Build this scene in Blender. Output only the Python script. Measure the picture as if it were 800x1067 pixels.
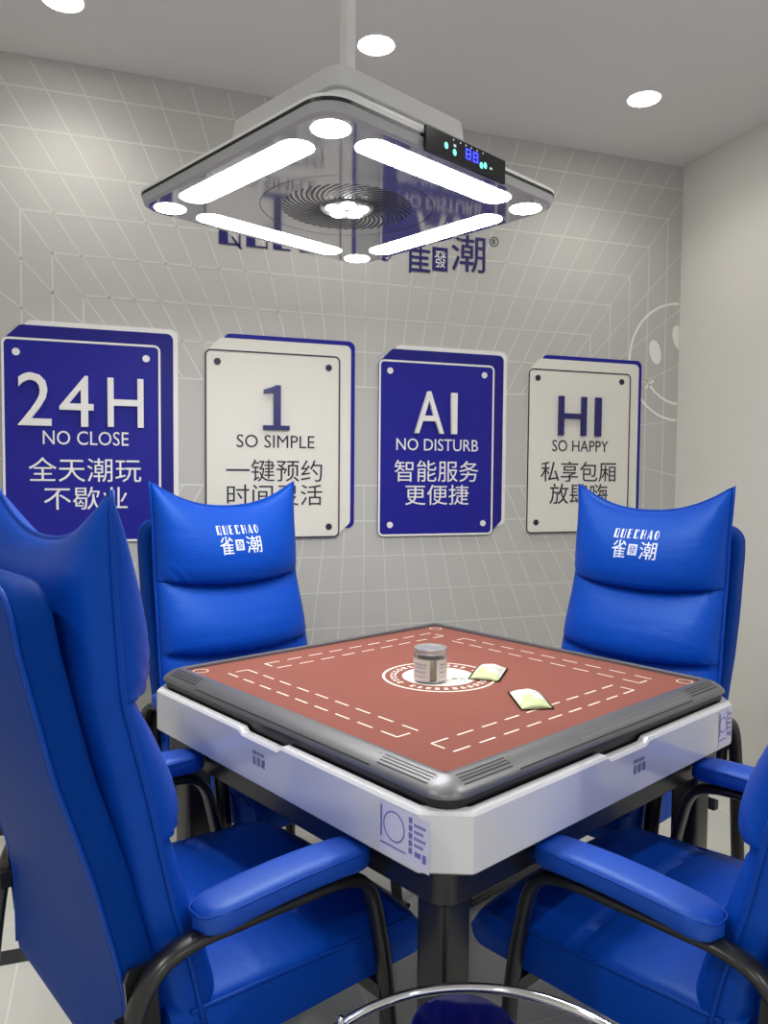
import bpy, bmesh, math, random
from mathutils import Vector, Matrix
random.seed(7)
PI = math.pi
S = bpy.context.scene
for o in list(bpy.data.objects):
    bpy.data.objects.remove(o)
COL = S.collection

# ------------------------------------------------------------------ camera
cam = bpy.data.objects.new('camera', bpy.data.cameras.new('camera'))
COL.objects.link(cam)
cam.data.sensor_fit = 'VERTICAL'
cam.data.sensor_height = 36.0
cam.data.lens = 27.13
cam.data.clip_start = 0.02
yaw, pitch, roll = 0.3348, 0.0474, 0.0082
fw = Vector((math.sin(yaw) * math.cos(pitch), math.cos(yaw) * math.cos(pitch), -math.sin(pitch)))
rt = Vector((math.cos(yaw), -math.sin(yaw), 0))
up = rt.cross(fw)
r2 = rt * math.cos(roll) + up * math.sin(roll)
u2 = -rt * math.sin(roll) + up * math.cos(roll)
M = Matrix((r2, u2, -fw)).transposed().to_4x4()
M.translation = (0, 0, 1.25)
cam.matrix_world = M
S.camera = cam

# ------------------------------------------------------------------ world and exposure
S.view_settings.view_transform = 'Standard'
S.view_settings.look = 'None'
S.view_settings.exposure = 0.70
S.view_settings.gamma = 1.0
S.view_settings.use_curve_mapping = False
W = bpy.data.worlds.new('world')
S.world = W
W.use_nodes = True
W.node_tree.nodes['Background'].inputs[0].default_value = (0.9, 0.93, 1.0, 1)
W.node_tree.nodes['Background'].inputs[1].default_value = 0.44

STRIP_E, SPOT_E, LED_E = 26.0, 26.0, 40.0      # pendant emission
DOWN_W = 28.0                                   # each recessed ceiling spot, watts
DOWN_E = 25.0                                   # visible lens of a recessed spot


# ------------------------------------------------------------------ materials
def mat(name, col, rough=0.5, metal=0.0, emit=0.0, bump=None, coat=0.0, spec=0.5, trans=0.0, var=0.0, varscale=6.0, tint=None):
    m = bpy.data.materials.new(name)
    m.use_nodes = True
    nt = m.node_tree
    b = nt.nodes['Principled BSDF']
    b.inputs['Base Color'].default_value = (*col, 1)
    b.inputs['Roughness'].default_value = rough
    b.inputs['Metallic'].default_value = metal
    b.inputs['Specular IOR Level'].default_value = spec
    b.inputs['Coat Weight'].default_value = coat
    if tint:
        b.inputs['Specular Tint'].default_value = (*tint, 1)
    b.inputs['Coat Roughness'].default_value = 0.08
    b.inputs['Transmission Weight'].default_value = trans
    if emit:
        b.inputs['Emission Color'].default_value = (*col, 1)
        b.inputs['Emission Strength'].default_value = emit
    tc = nt.nodes.new('ShaderNodeTexCoord')
    if var:
        n = nt.nodes.new('ShaderNodeTexNoise')
        n.inputs['Scale'].default_value = varscale
        n.inputs['Detail'].default_value = 4
        nt.links.new(tc.outputs['Object'], n.inputs['Vector'])
        mx = nt.nodes.new('ShaderNodeMix')
        mx.data_type = 'RGBA'
        mx.inputs[6].default_value = (*[c * (1 - var) for c in col], 1)
        mx.inputs[7].default_value = (*[min(1, c * (1 + var)) for c in col], 1)
        nt.links.new(n.outputs['Fac'], mx.inputs[0])
        nt.links.new(mx.outputs[2], b.inputs['Base Color'])
    if bump:
        last = None
        for (scale, strength, dist, stretch) in bump:
            mp = nt.nodes.new('ShaderNodeMapping')
            mp.inputs['Scale'].default_value = stretch
            nt.links.new(tc.outputs['Object'], mp.inputs['Vector'])
            n = nt.nodes.new('ShaderNodeTexNoise')
            n.inputs['Scale'].default_value = scale
            n.inputs['Detail'].default_value = 3
            nt.links.new(mp.outputs['Vector'], n.inputs['Vector'])
            bp = nt.nodes.new('ShaderNodeBump')
            bp.inputs['Strength'].default_value = strength
            bp.inputs['Distance'].default_value = dist
            nt.links.new(n.outputs['Fac'], bp.inputs['Height'])
            if last:
                nt.links.new(last.outputs['Normal'], bp.inputs['Normal'])
            last = bp
        nt.links.new(last.outputs['Normal'], b.inputs['Normal'])
    return m


def tile_mat():
    m = mat('floor_tile', (0.56, 0.55, 0.5), 0.22)
    nt = m.node_tree
    b = nt.nodes['Principled BSDF']
    tc = nt.nodes.new('ShaderNodeTexCoord')
    br = nt.nodes.new('ShaderNodeTexBrick')
    br.offset = 0.0
    br.inputs['Scale'].default_value = 1.0
    br.inputs['Brick Width'].default_value = 0.8
    br.inputs['Row Height'].default_value = 0.8
    br.inputs['Mortar Size'].default_value = 0.0022
    br.inputs['Mortar Smooth'].default_value = 0.0
    br.inputs['Color1'].default_value = (0.70, 0.70, 0.65, 1)
    br.inputs['Color2'].default_value = (0.68, 0.68, 0.63, 1)
    br.inputs['Mortar'].default_value = (0.82, 0.82, 0.74, 1)
    mp = nt.nodes.new('ShaderNodeMapping')
    mp.inputs['Location'].default_value = (0.245, 0.1, 0)
    nt.links.new(tc.outputs['Object'], mp.inputs['Vector'])
    nt.links.new(mp.outputs['Vector'], br.inputs['Vector'])
    nz = nt.nodes.new('ShaderNodeTexNoise')
    nz.inputs['Scale'].default_value = 5
    nz.inputs['Detail'].default_value = 6
    nt.links.new(tc.outputs['Object'], nz.inputs['Vector'])
    mx = nt.nodes.new('ShaderNodeMix')
    mx.data_type = 'RGBA'
    mx.blend_type = 'MULTIPLY'
    mx.inputs[0].default_value = 0.12
    nt.links.new(br.outputs['Color'], mx.inputs[6])
    nt.links.new(nz.outputs['Color'], mx.inputs[7])
    nt.links.new(mx.outputs[2], b.inputs['Base Color'])
    return m


MT = {}
MT['wallpaper'] = mat('grey_wallpaper', (0.50, 0.495, 0.47), 0.6, var=0.03, bump=[(160, 0.08, 0.002, (1, 1, 1))])
MT['grid'] = mat('wallpaper_white_line', (0.66, 0.66, 0.62), 0.6)
MT['print_white'] = mat('white_print', (0.86, 0.85, 0.80), 0.5)
MT['paint'] = mat('cream_wall_paint', (0.76, 0.75, 0.69), 0.6, var=0.02, bump=[(220, 0.06, 0.001, (1, 1, 1))])
MT['ceiling'] = mat('ceiling_paint', (0.72, 0.71, 0.70), 0.75, var=0.02, varscale=2)
MT['floor'] = tile_mat()
MT['black_trim'] = mat('black_trim', (0.012, 0.012, 0.014), 0.3)
LB = [(420, 0.12, 0.0006, (1, 1, 1)), (14, 0.5, 0.006, (0.6, 1, 1.8)), (5, 0.2, 0.01, (1, 1, 1))]
MT['leather'] = mat('blue_leather', (0.001, 0.056, 0.42), 0.42, spec=0.4, tint=(0.35, 0.6, 1.0), bump=LB, var=0.06, varscale=4)
MT['leather_arm'] = mat('blue_leather_pad', (0.001, 0.058, 0.44), 0.46, spec=0.7, tint=(0.6, 0.8, 1.0), bump=[(420, 0.12, 0.0006, (1, 1, 1))])
MT['leather_back'] = mat('blue_vinyl_back', (0.001, 0.036, 0.25), 0.55, spec=0.15, tint=(0.22, 0.42, 1.0), bump=[(420, 0.15, 0.0006, (1, 1, 1))])
MT['piping'] = mat('blue_piping', (0.002, 0.05, 0.38), 0.4, spec=0.4, tint=(0.35, 0.6, 1.0))
MT['black_steel'] = mat('black_steel', (0.012, 0.012, 0.013), 0.32, spec=0.6)
MT['screw'] = mat('dark_screw', (0.03, 0.03, 0.03), 0.3, metal=0.8)
MT['thread'] = mat('silver_thread', (0.72, 0.80, 0.95), 0.35)
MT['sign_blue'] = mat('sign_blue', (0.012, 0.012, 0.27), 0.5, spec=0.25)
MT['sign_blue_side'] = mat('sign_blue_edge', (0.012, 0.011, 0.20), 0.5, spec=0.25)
MT['sign_cream'] = mat('sign_cream', (0.74, 0.73, 0.66), 0.5)
MT['sign_white'] = mat('sign_white', (0.82, 0.81, 0.78), 0.45)
MT['ink'] = mat('dark_navy_ink', (0.012, 0.012, 0.035), 0.5)
MT['navy'] = mat('navy_acrylic', (0.012, 0.010, 0.13), 0.35)
MT['felt'] = mat('red_felt', (0.235, 0.086, 0.068), 0.95, spec=0.1, var=0.06, varscale=3, bump=[(500, 0.35, 0.001, (1, 1, 1))])
MT['felt_print'] = mat('white_felt_print', (0.80, 0.74, 0.66), 0.9, spec=0.1)
MT['rim'] = mat('dark_metal_rim', (0.19, 0.19, 0.20), 0.40, metal=0.65)
MT['rim_groove'] = mat('rim_groove', (0.02, 0.02, 0.022), 0.5)
MT['rim_light'] = mat('rim_tick', (0.30, 0.30, 0.31), 0.4, metal=0.6)
MT['gap'] = mat('black_gasket', (0.006, 0.006, 0.007), 0.35)
MT['apron'] = mat('gloss_white_lacquer', (0.75, 0.75, 0.77), 0.12, coat=0.5)
MT['sticker'] = mat('pale_lilac_sticker', (0.74, 0.73, 0.90), 0.4)
MT['faint'] = mat('grey_violet_ink', (0.22, 0.21, 0.36), 0.5)
MT['sticker_ink'] = mat('violet_ink', (0.19, 0.17, 0.52), 0.5)
MT['glass_panel'] = mat('grey_mirror_glass', (0.36, 0.36, 0.38), 0.06, metal=0.6, coat=0.2)
MT['lamp_white'] = mat('satin_silver_white', (0.86, 0.86, 0.84), 0.3)
MT['skirt'] = mat('grey_satin_skirt', (0.42, 0.42, 0.43), 0.35)
MT['lamp_clear'] = mat('frosted_acrylic', (0.72, 0.72, 0.72), 0.12)
MT['strip'] = mat('lit_diffuser', (1.0, 0.99, 0.97), 0.4, emit=STRIP_E)
MT['spot'] = mat('lit_round_diffuser', (1.0, 0.98, 0.95), 0.4, emit=SPOT_E)
MT['led'] = mat('lit_led', (1.0, 0.99, 0.97), 0.4, emit=LED_E)
MT['down'] = mat('lit_downlight', (1.0, 0.97, 0.9), 0.4, emit=DOWN_E)
MT['chrome'] = mat('chrome', (0.82, 0.83, 0.85), 0.08, metal=1.0)
MT['screen_black'] = mat('black_panel_glass', (0.012, 0.013, 0.016), 0.12)
MT['screen_blue'] = mat('lit_blue_digits', (0.02, 0.03, 1.0), 0.3, emit=2.2)
MT['screen_green'] = mat('lit_green_icon', (0.15, 0.85, 0.6), 0.3, emit=0.8)
MT['screen_grey'] = mat('lit_grey_icon', (0.5, 0.6, 0.6), 0.3, emit=0.35)
MT['bin_blue'] = mat('deep_blue_gloss', (0.005, 0.007, 0.12), 0.1, coat=0.6)
MT['clear'] = mat('clear_glass', (0.93, 0.96, 0.95), 0.04, trans=1.0)
MT['jar_lid'] = mat('pale_metal_lid', (0.62, 0.62, 0.58), 0.25, metal=0.7)
MT['jar_label'] = mat('white_label', (0.74, 0.70, 0.66), 0.6)
MT['jar_fill'] = mat('khaki_leaves', (0.62, 0.60, 0.42), 0.6, var=0.3, varscale=120)
MT['packet'] = mat('cream_foil', (0.72, 0.72, 0.64), 0.35, bump=[(40, 0.4, 0.004, (1, 1, 1))])
MT['packet_green'] = mat('pale_green_print', (0.50, 0.58, 0.30), 0.4)
MT['packet_grey'] = mat('grey_print', (0.35, 0.36, 0.34), 0.5)


# ------------------------------------------------------------------ geometry helpers
def obj(name, bm, m, parent=None, smooth=False, label=None, auto=None):
    me = bpy.data.meshes.new(name)
    bmesh.ops.recalc_face_normals(bm, faces=bm.faces[:])
    bm.to_mesh(me)
    bm.free()
    ms = m if isinstance(m, (list, tuple)) else [m]
    for k in ms:
        me.materials.append(k)
    if smooth:
        for p in me.polygons:
            p.use_smooth = True
        if auto:
            try:
                me.set_sharp_from_angle(angle=math.radians(auto))
            except Exception:
                pass
    o = bpy.data.objects.new(name, me)
    COL.objects.link(o)
    if parent:
        o.parent = parent
    if label:
        o['label'] = label
    return o


def thing(name, label, cat, loc=(0, 0, 0), rz=0, group=None):
    o = bpy.data.objects.new(name, None)
    o.empty_display_size = 0.1
    COL.objects.link(o)
    o.location = loc
    o.rotation_euler = (0, 0, rz)
    o['label'] = label
    o['category'] = cat
    if group:
        o['group'] = group
    return o


def tag(o, label, cat, group=None):
    o['label'] = label
    o['category'] = cat
    if group:
        o['group'] = group
    return o


def struct(name, bm, m, parent=None, smooth=False):
    o = obj(name, bm, m, parent, smooth)
    if not parent:
        o['kind'] = 'structure'
    return o


def BM():
    return bmesh.new()


def box(bm, x0, x1, y0, y1, z0, z1, mi=0):
    v = [bm.verts.new(p) for p in ((x0, y0, z0), (x1, y0, z0), (x1, y1, z0), (x0, y1, z0), (x0, y0, z1), (x1, y0, z1), (x1, y1, z1), (x0, y1, z1))]
    for f in ((0, 3, 2, 1), (4, 5, 6, 7), (0, 1, 5, 4), (1, 2, 6, 5), (2, 3, 7, 6), (3, 0, 4, 7)):
        bm.faces.new([v[i] for i in f]).material_index = mi


def loft(bm, rings, cap=True, mi=0, closed=True):
    R = [[bm.verts.new(p) for p in r] for r in rings]
    n = len(R[0])
    for a, b in zip(R, R[1:]):
        for i in range(n if closed else n - 1):
            j = (i + 1) % n
            bm.faces.new((a[i], a[j], b[j], b[i])).material_index = mi
    if cap:
        bm.faces.new(R[0][::-1]).material_index = mi
        bm.faces.new(R[-1]).material_index = mi
    return R


def rrect(hx, hy, r, n=6):
    pts = []
    for cx, cy, a0 in ((hx - r, hy - r, 0), (-hx + r, hy - r, 90), (-hx + r, -hy + r, 180), (hx - r, -hy + r, 270)):
        for k in range(n + 1):
            a = math.radians(a0 + 90 * k / n)
            pts.append((cx + r * math.cos(a), cy + r * math.sin(a)))
    return pts


def slab(bm, pts, z0, z1, mi=0, bevel=0.0):
    """prism of a 2D outline in XY; a small bevel is made by insetting towards the centroid"""
    cx = sum(p[0] for p in pts) / len(pts)
    cy = sum(p[1] for p in pts) / len(pts)

    def ins(d):
        out = []
        for x, y in pts:
            L = math.hypot(x - cx, y - cy) or 1
            out.append((x - (x - cx) / L * d, y - (y - cy) / L * d))
        return out
    if bevel:
        rows = [(z0, bevel), (z0 + bevel, 0), (z1 - bevel, 0), (z1, bevel)]
    else:
        rows = [(z0, 0), (z1, 0)]
    loft(bm, [[(x, y, z) for x, y in ins(d)] for z, d in rows], True, mi)


def wslab(bm, pts, y0, y1, mi=0):
    """prism of an outline in the X-Z plane between two depths (for wall boards)"""
    loft(bm, [[(x, y0, z) for x, z in pts], [(x, y1, z) for x, z in pts]], True, mi)


def tube(bm, path, ra, rb=None, n=10, side=None, cap=True, closed=False, mi=0):
    """sweep an ellipse (ra along 'side', rb across) along a path"""
    rb = rb or ra
    P = [Vector(p) for p in path]
    rings = []
    N = len(P)
    prev = None
    for i, p in enumerate(P):
        if closed:
            t = (P[(i + 1) % N] - P[i - 1]).normalized()
        else:
            t = (P[min(i + 1, N - 1)] - P[max(i - 1, 0)]).normalized()
        if side is not None:
            s = Vector(side)
            s = (s - t * s.dot(t)).normalized()
        else:
            if prev is None:
                a = Vector((0, 0, 1)) if abs(t.z) < 0.9 else Vector((1, 0, 0))
                s = t.cross(a).normalized()
            else:
                s = (prev - t * prev.dot(t)).normalized()
            prev = s
        q = t.cross(s)
        rings.append([p + s * (ra * math.cos(2 * PI * k / n)) + q * (rb * math.sin(2 * PI * k / n)) for k in range(n)])
    if closed:
        rings.append(rings[0])
        loft(bm, rings[:-1], False, mi)
        vs = bm.verts[:]
        m = len(vs)
        tot = n * N
        bm.verts.ensure_lookup_table()
        base = m - tot
        a = [bm.verts[base + (N - 1) * n + k] for k in range(n)]
        b = [bm.verts[base + k] for k in range(n)]
        for i in range(n):
            j = (i + 1) % n
            bm.faces.new((a[i], a[j], b[j], b[i])).material_index = mi
    else:
        loft(bm, rings, cap, mi)


def spline(pts, n=8):
    """Catmull-Rom through points"""
    P = [Vector(p) for p in pts]
    P = [P[0] * 2 - P[1]] + P + [P[-1] * 2 - P[-2]]
    out = []
    for i in range(1, len(P) - 2):
        a, b, c, d = P[i - 1:i + 3]
        for k in range(n):
            t = k / n
            out.append(0.5 * ((2 * b) + (c - a) * t + (2 * a - 5 * b + 4 * c - d) * t * t + (3 * b - a - 3 * c + d) * t ** 3))
    out.append(P[-2])
    return out


def cyl(bm, x, y, z0, z1, r, n=24, mi=0, r1=None):
    r1 = r if r1 is None else r1
    loft(bm, [[(x + q * math.cos(2 * PI * k / n), y + q * math.sin(2 * PI * k / n), z) for k in range(n)] for z, q in ((z0, r), (z1, r1))], True, mi)


def lathe(bm, x, y, prof, n=32, mi=0, cap=True):
    loft(bm, [[(x + max(r, 1e-4) * math.cos(2 * PI * k / n), y + max(r, 1e-4) * math.sin(2 * PI * k / n), z) for k in range(n)] for r, z in prof], cap, mi)


def interp(x, tab):
    tab = sorted(tab)
    if x <= tab[0][0]:
        (a, b), (c, d) = tab[0], tab[1]
    elif x >= tab[-1][0]:
        (a, b), (c, d) = tab[-2], tab[-1]
    else:
        for (a, b), (c, d) in zip(tab, tab[1:]):
            if a <= x <= c:
                break
    return b + (d - b) * (x - a) / (c - a)


def text_bm(s, x0, x1, z0, z1, depth, spacing=1.0, line=None):
    """letters filling a box in X-Z, standing proud of y = 0 towards -Y by depth"""
    cu = bpy.data.curves.new('t', 'FONT')
    cu.body = s
    cu.size = 1.0
    cu.extrude = 0.5
    cu.resolution_u = 3
    cu.space_character = spacing
    o = bpy.data.objects.new('t', cu)
    COL.objects.link(o)
    dg = bpy.context.evaluated_depsgraph_get()
    dg.update()
    me = bpy.data.meshes.new_from_object(o.evaluated_get(dg))
    bm = bmesh.new()
    bm.from_mesh(me)
    bpy.data.objects.remove(o)
    bpy.data.curves.remove(cu)
    bpy.data.meshes.remove(me)
    xs = [v.co.x for v in bm.verts]
    ys = [v.co.y for v in bm.verts]
    if not xs:
        return bm
    ax, bx, ay, by = min(xs), max(xs), min(ys), max(ys)
    for v in bm.verts:
        X = x0 + (v.co.x - ax) / (bx - ax) * (x1 - x0)
        Z = z0 + (v.co.y - ay) / max(by - ay, 1e-6) * (z1 - z0)
        Y = -depth * (v.co.z + 0.5)
        v.co = (X, Y, Z)
    return bm


def shift(bm, dx=0, dy=0, dz=0):
    for v in bm.verts:
        v.co += Vector((dx, dy, dz))
    return bm


def merge(a, b):
    me = bpy.data.meshes.new('tmp')
    b.to_mesh(me)
    b.free()
    a.from_mesh(me)
    bpy.data.meshes.remove(me)
    return a


# ------------------------------------------------------------------ the room
D, XR, ZC = 2.9, 2.419, 2.644
XL, YB = -1.9, -2.4

bm = BM(); box(bm, XL - 0.1, XR + 0.1, YB - 0.1, D + 0.1, -0.1, 0)
struct('floor', bm, MT['floor'])
bm = BM(); box(bm, XL - 0.1, XR + 0.1, YB - 0.1, D + 0.1, ZC, ZC + 0.1)
struct('ceiling', bm, MT['ceiling'])
bm = BM(); box(bm, XR, XR + 0.1, YB, D, 0, ZC)
struct('wall_right', bm, MT['paint'])
bm = BM(); box(bm, XL - 0.1, XL, YB, D, 0, ZC)
struct('wall_left', bm, MT['paint'])

# back wall: grey paper printed with a white perspective grid
bm = BM(); box(bm, XL - 0.1, XR + 0.1, D, D + 0.1, 0, ZC)
LW = 0.0055


def wline(a, b, w=LW):
    (x0, z0), (x1, z1) = a, b
    # clip to the wall
    if x0 > x1:
        x0, z0, x1, z1 = x1, z1, x0, z0
    lo, hi = XL, XR - 0.001
    if x1 < lo or x0 > hi:
        return
    if x1 > hi and x1 > x0:
        z1 = z0 + (z1 - z0) * (hi - x0) / (x1 - x0); x1 = hi
    if x0 < lo and x1 > x0:
        z0 = z1 + (z0 - z1) * (x1 - lo) / (x1 - x0); x0 = lo
    dx, dz = x1 - x0, z1 - z0
    L = math.hypot(dx, dz)
    if L < 1e-4:
        return
    nx, nz = -dz / L * w / 2, dx / L * w / 2
    f = bm.faces.new([bm.verts.new((x, D - 0.0006, z)) for x, z in ((x0 + nx, z0 + nz), (x0 - nx, z0 - nz), (x1 - nx, z1 - nz), (x1 + nx, z1 + nz))])
    f.material_index = 1


NR = 8


def rectk(k):
    zt = 1.865 + 0.135 * k
    zb = 0.93 - 0.14 * k
    return (-0.10 - 0.098 * k, 1.95 + 0.098 * k, max(zb, 0.07), min(zt, ZC - 0.004))


for k in range(-2, NR):
    x0, x1, zb, zt = rectk(k)
    if 1.865 + 0.135 * k <= ZC:
        wline((x0, zt), (x1, zt))
    if 0.93 - 0.14 * k > 0.07:
        wline((x0, zb), (x1, zb))
    wline((x0, zb), (x0, zt))
    wline((x1, zb), (x1, zt))
inn, out = rectk(-2), (-0.10 - 0.098 * 5.7, 1.95 + 0.098 * 5.7, 0.13, 2.635)
for i in range(25):
    t = i / 24
    xi, xo = inn[0] + t * (inn[1] - inn[0]), out[0] + t * (out[1] - out[0])
    wline((xi, inn[3]), (xo, out[3]), LW * 0.8)
    wline((xi, inn[2]), (xo, out[2]), LW * 0.8)
for i in range(1, 9):
    t = i / 9
    zi, zo = inn[2] + t * (inn[3] - inn[2]), out[2] + t * (out[3] - out[2])
    wline((inn[0], zi), (out[0] - 0.6, zo + (zo - zi) * 0.8), LW * 0.8)
    wline((inn[1], zi), (out[1], zo), LW * 0.8)
struct('wall_back', bm, [MT['wallpaper'], MT['grid']])

bm = BM(); box(bm, XL, XR, D - 0.014, D, 0, 0.065)
struct('baseboard_back', bm, MT['black_trim'])
bm = BM(); box(bm, XR - 0.014, XR, YB, D - 0.014, 0, 0.065)
struct('baseboard_right', bm, MT['black_trim'])
bm = BM(); box(bm, XL, -0.19, 2.11, 2.17, 0, 0.003)
struct('trim_1', bm, MT['black_trim'])

# recessed ceiling spots: three in view, then four unseen ones added to light the front
DL = [((0.81, 2.442), 'round lit ceiling spot just above the pendant pole, middle of the row along the wall'),
      ((1.85, 2.441), 'round lit ceiling spot nearest the cream right-hand wall'),
      ((-0.137, 2.532), 'round lit ceiling spot cut by the top of the photo, left of the pendant pole'),
      ((1.85, 0.9), 'added ceiling fill spot over the front right chair, out of the frame'),
      ((-1.1, 0.9), 'added ceiling fill spot behind the front left chair, out of the frame'),
      ((1.3, -0.9), 'added unseen ceiling fill spot behind the camera towards the right wall'),
      ((-0.6, -0.9), 'added unseen ceiling fill spot behind the camera towards the left wall')]


def spot_things():
    bm = BM()
    lathe(bm, 0, 0, [(0.058, -0.001), (0.064, -0.004), (0.066, -0.001), (0.066, 0.0)], 32, cap=False)
    ring = bm
    r = thing('downlight', DL[0][1], 'ceiling light', (*DL[0][0], ZC), 0, 'recessed ceiling spots')
    obj('trim_ring', ring, MT['lamp_white'], r, True)
    bm = BM(); cyl(bm, 0, 0, -0.003, -0.0005, 0.056, 32)
    obj('lens', bm, MT['down'], r)
    for i, (p, lab) in enumerate(DL):
        q = r
        if i:
            q = r.copy(); COL.objects.link(q)
            q.location = (*p, ZC); q['label'] = lab
            for ch in list(r.children):
                c = ch.copy(); COL.objects.link(c); c.parent = q
        l = bpy.data.lights.new('downlight_beam', 'SPOT')
        l.energy = DOWN_W * (0.33 if i < 3 else 1.35)
        l.color = (1.0, 0.965, 0.91)
        l.spot_size = math.radians(150)
        l.spot_blend = 0.8
        l.shadow_soft_size = 0.05
        lo = bpy.data.objects.new('downlight_beam', l)
        COL.objects.link(lo)
        lo.location = (p[0], p[1], ZC - 0.012)


spot_things()


# ------------------------------------------------------------------ the wall logo and smiley
def deco(ch, w, h, th, tn):
    """thick-thin deco letter as a list of outlines in a w x h box"""
    R = lambda x0, x1, z0, z1: [(x0, z0), (x1, z0), (x1, z1), (x0, z1)]
    if ch == 'Q':
        return [R(0, th, 0, h), R(th, w, 0, tn), R(th, w, h - tn, h), R(w - tn, w, 0, h), [(w * .55, h * .22), (w * .65, h * .22), (w * 1.08, -h * .08), (w * .95, -h * .08)]]
    if ch == 'U':
        return [R(0, th, 0, h), R(th, w, 0, tn), R(w - tn, w, 0, h)]
    if ch == 'E':
        return [R(0, th, 0, h), R(th, w * .85, 0, tn), R(th, w * .75, h * .48, h * .48 + tn), R(th, w * .85, h - tn, h)]
    if ch == 'C':
        return [R(0, th, 0, h), R(th, w * .9, 0, tn), R(th, w * .9, h - tn, h), R(w * .9 - tn, w * .9, h * .75, h), R(w * .9 - tn, w * .9, 0, h * .25)]
    if ch == 'H':
        return [R(0, th, 0, h), R(th, w - tn, h * .48, h * .48 + tn), R(w - tn, w, 0, h)]
    if ch == 'A':
        return [[(0, 0), (tn, 0), (w * .55, h), (w * .5, h)], [(w * .5, h), (w * .5 + th * .6, h), (w * 1.05, 0), (w * 1.05 - th, 0)], R(w * .2, w * .75, h * .25, h * .25 + tn)]
    if ch == 'O':
        o = []
        n = 20
        for k in range(n):
            a0, a1 = 2 * PI * k / n, 2 * PI * (k + 1) / n
            f = lambda a: (w / 2 + w / 2 * math.cos(a), h / 2 + h / 2 * math.sin(a))
            g = lambda a: (w / 2 + tn * .3 + (w / 2 - (th + tn) * .5) * math.cos(a) + (th - tn) * .5 * .6, h / 2 + (h / 2 - tn) * math.sin(a))
            o.append([f(a0), f(a1), g(a1), g(a0)])
        return o
    return []


def deco_word(bm, s, x0, z0, w, h, pitch, th, tn, y0, y1):
    for i, c in enumerate(s):
        for poly in deco(c, w, h, th, tn):
            wslab(bm, [(x0 + i * pitch + x, z0 + z) for x, z in poly], y0, y1)


wl = thing('wall_logo', 'blue lettering on the grey wall behind the pendant lamp', 'logo', (0.92, D, 2.06))
ox, oz = 0.92, 2.06


bm = BM(); deco_word(bm, 'QUECHAO', 0.363 - ox, 2.09 - oz, 0.078, 0.135, 0.1, 0.032, 0.005, -0.004, 0)
obj('latin_letters', bm, MT['navy'], wl)
obj('character', text_bm('雀', 1.081 - ox, 1.196 - ox, 2.055 - oz, 2.225 - oz, 0.004), MT['navy'], wl)
obj('character', text_bm('潮', 1.288 - ox, 1.438 - ox, 2.08 - oz, 2.228 - oz, 0.004), MT['navy'], wl)
bm = BM(); wslab(bm, [(1.205 - ox, 2.072 - oz), (1.271 - ox, 2.072 - oz), (1.271 - ox, 2.165 - oz), (1.205 - ox, 2.165 - oz)], -0.003, 0)
t = obj('character_block', bm, MT['navy'], wl)
obj('character', shift(text_bm('發', 1.213 - ox, 1.264 - ox, 2.085 - oz, 2.153 - oz, 0.001), 0, -0.003, 0), MT['sign_white'], t, label='white character')
bm = BM()
tube(bm, [(1.478 - ox + 0.019 * math.cos(a * PI / 12), -0.002, 2.214 - oz + 0.019 * math.sin(a * PI / 12)) for a in range(24)], 0.0014, n=6, closed=True)
merge(bm, text_bm('R', 1.471 - ox, 1.486 - ox, 2.204 - oz, 2.224 - oz, 0.002))
obj('registered_mark', bm, MT['ink'], wl)

sm = thing('smiley_print', 'large white outline smiley face running into the right-hand corner', 'wall art', (2.36, D, 1.51))
sx, sz = 2.36, 1.51


def arc_strip(cx, cz, R, a0, a1, w, n=40, yy=-0.0012):
    bm = BM()
    ring = []
    for k in range(n + 1):
        a = math.radians(a0 + (a1 - a0) * k / n)
        ring.append([(cx + (R + w / 2) * math.cos(a), yy, cz + (R + w / 2) * math.sin(a)), (cx + (R - w / 2) * math.cos(a), yy, cz + (R - w / 2) * math.sin(a)),
                     (cx + (R - w / 2) * math.cos(a), 0, cz + (R - w / 2) * math.sin(a)), (cx + (R + w / 2) * math.cos(a), 0, cz + (R + w / 2) * math.sin(a))])
    loft(bm, ring)
    return bm


obj('outline', arc_strip(2.416 - sx, 1.773 - sz, 0.262, 91, 269, 0.010, 50), MT['print_white'], sm, label='white circular outline')


def ell(cx, cz, a, b, rot, clip=None):
    bm = BM()
    pts = []
    for k in range(28):
        t = 2 * PI * k / 28
        x, z = a * math.cos(t), b * math.sin(t)
        x, z = x * math.cos(rot) - z * math.sin(rot), x * math.sin(rot) + z * math.cos(rot)
        X = cx + x
        if clip is not None:
            X = min(X, clip)
        pts.append((X, cz + z))
    wslab(bm, pts, -0.0012, 0)
    return bm


obj('eye', ell(2.289 - sx, 1.812 - sz, 0.030, 0.055, math.radians(16)), MT['print_white'], sm)
obj('eye', ell(2.413 - sx, 1.885 - sz, 0.030, 0.055, math.radians(16), XR - 0.002 - sx), MT['print_white'], sm)
bm = arc_strip(2.43 - sx, 1.80 - sz, 0.215, 218, 266, 0.010, 24)
obj('mouth', bm, MT['print_white'], sm)
bm = BM()
wslab(bm, [(2.237 - sx, 1.652 - sz), (2.245 - sx, 1.645 - sz), (2.287 - sx, 1.682 - sz), (2.279 - sx, 1.690 - sz)], -0.0012, 0)
obj('mouth_corner', bm, MT['print_white'], sm)


# ------------------------------------------------------------------ four printed boards on the back wall
def rr_xz(x0, x1, z0, z1, r, n=5):
    cx, cz, hx, hz = (x0 + x1) / 2, (z0 + z1) / 2, (x1 - x0) / 2, (z1 - z0) / 2
    return [(cx + a, cz + b) for a, b in rrect(hx, hz, r, n)]


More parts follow.
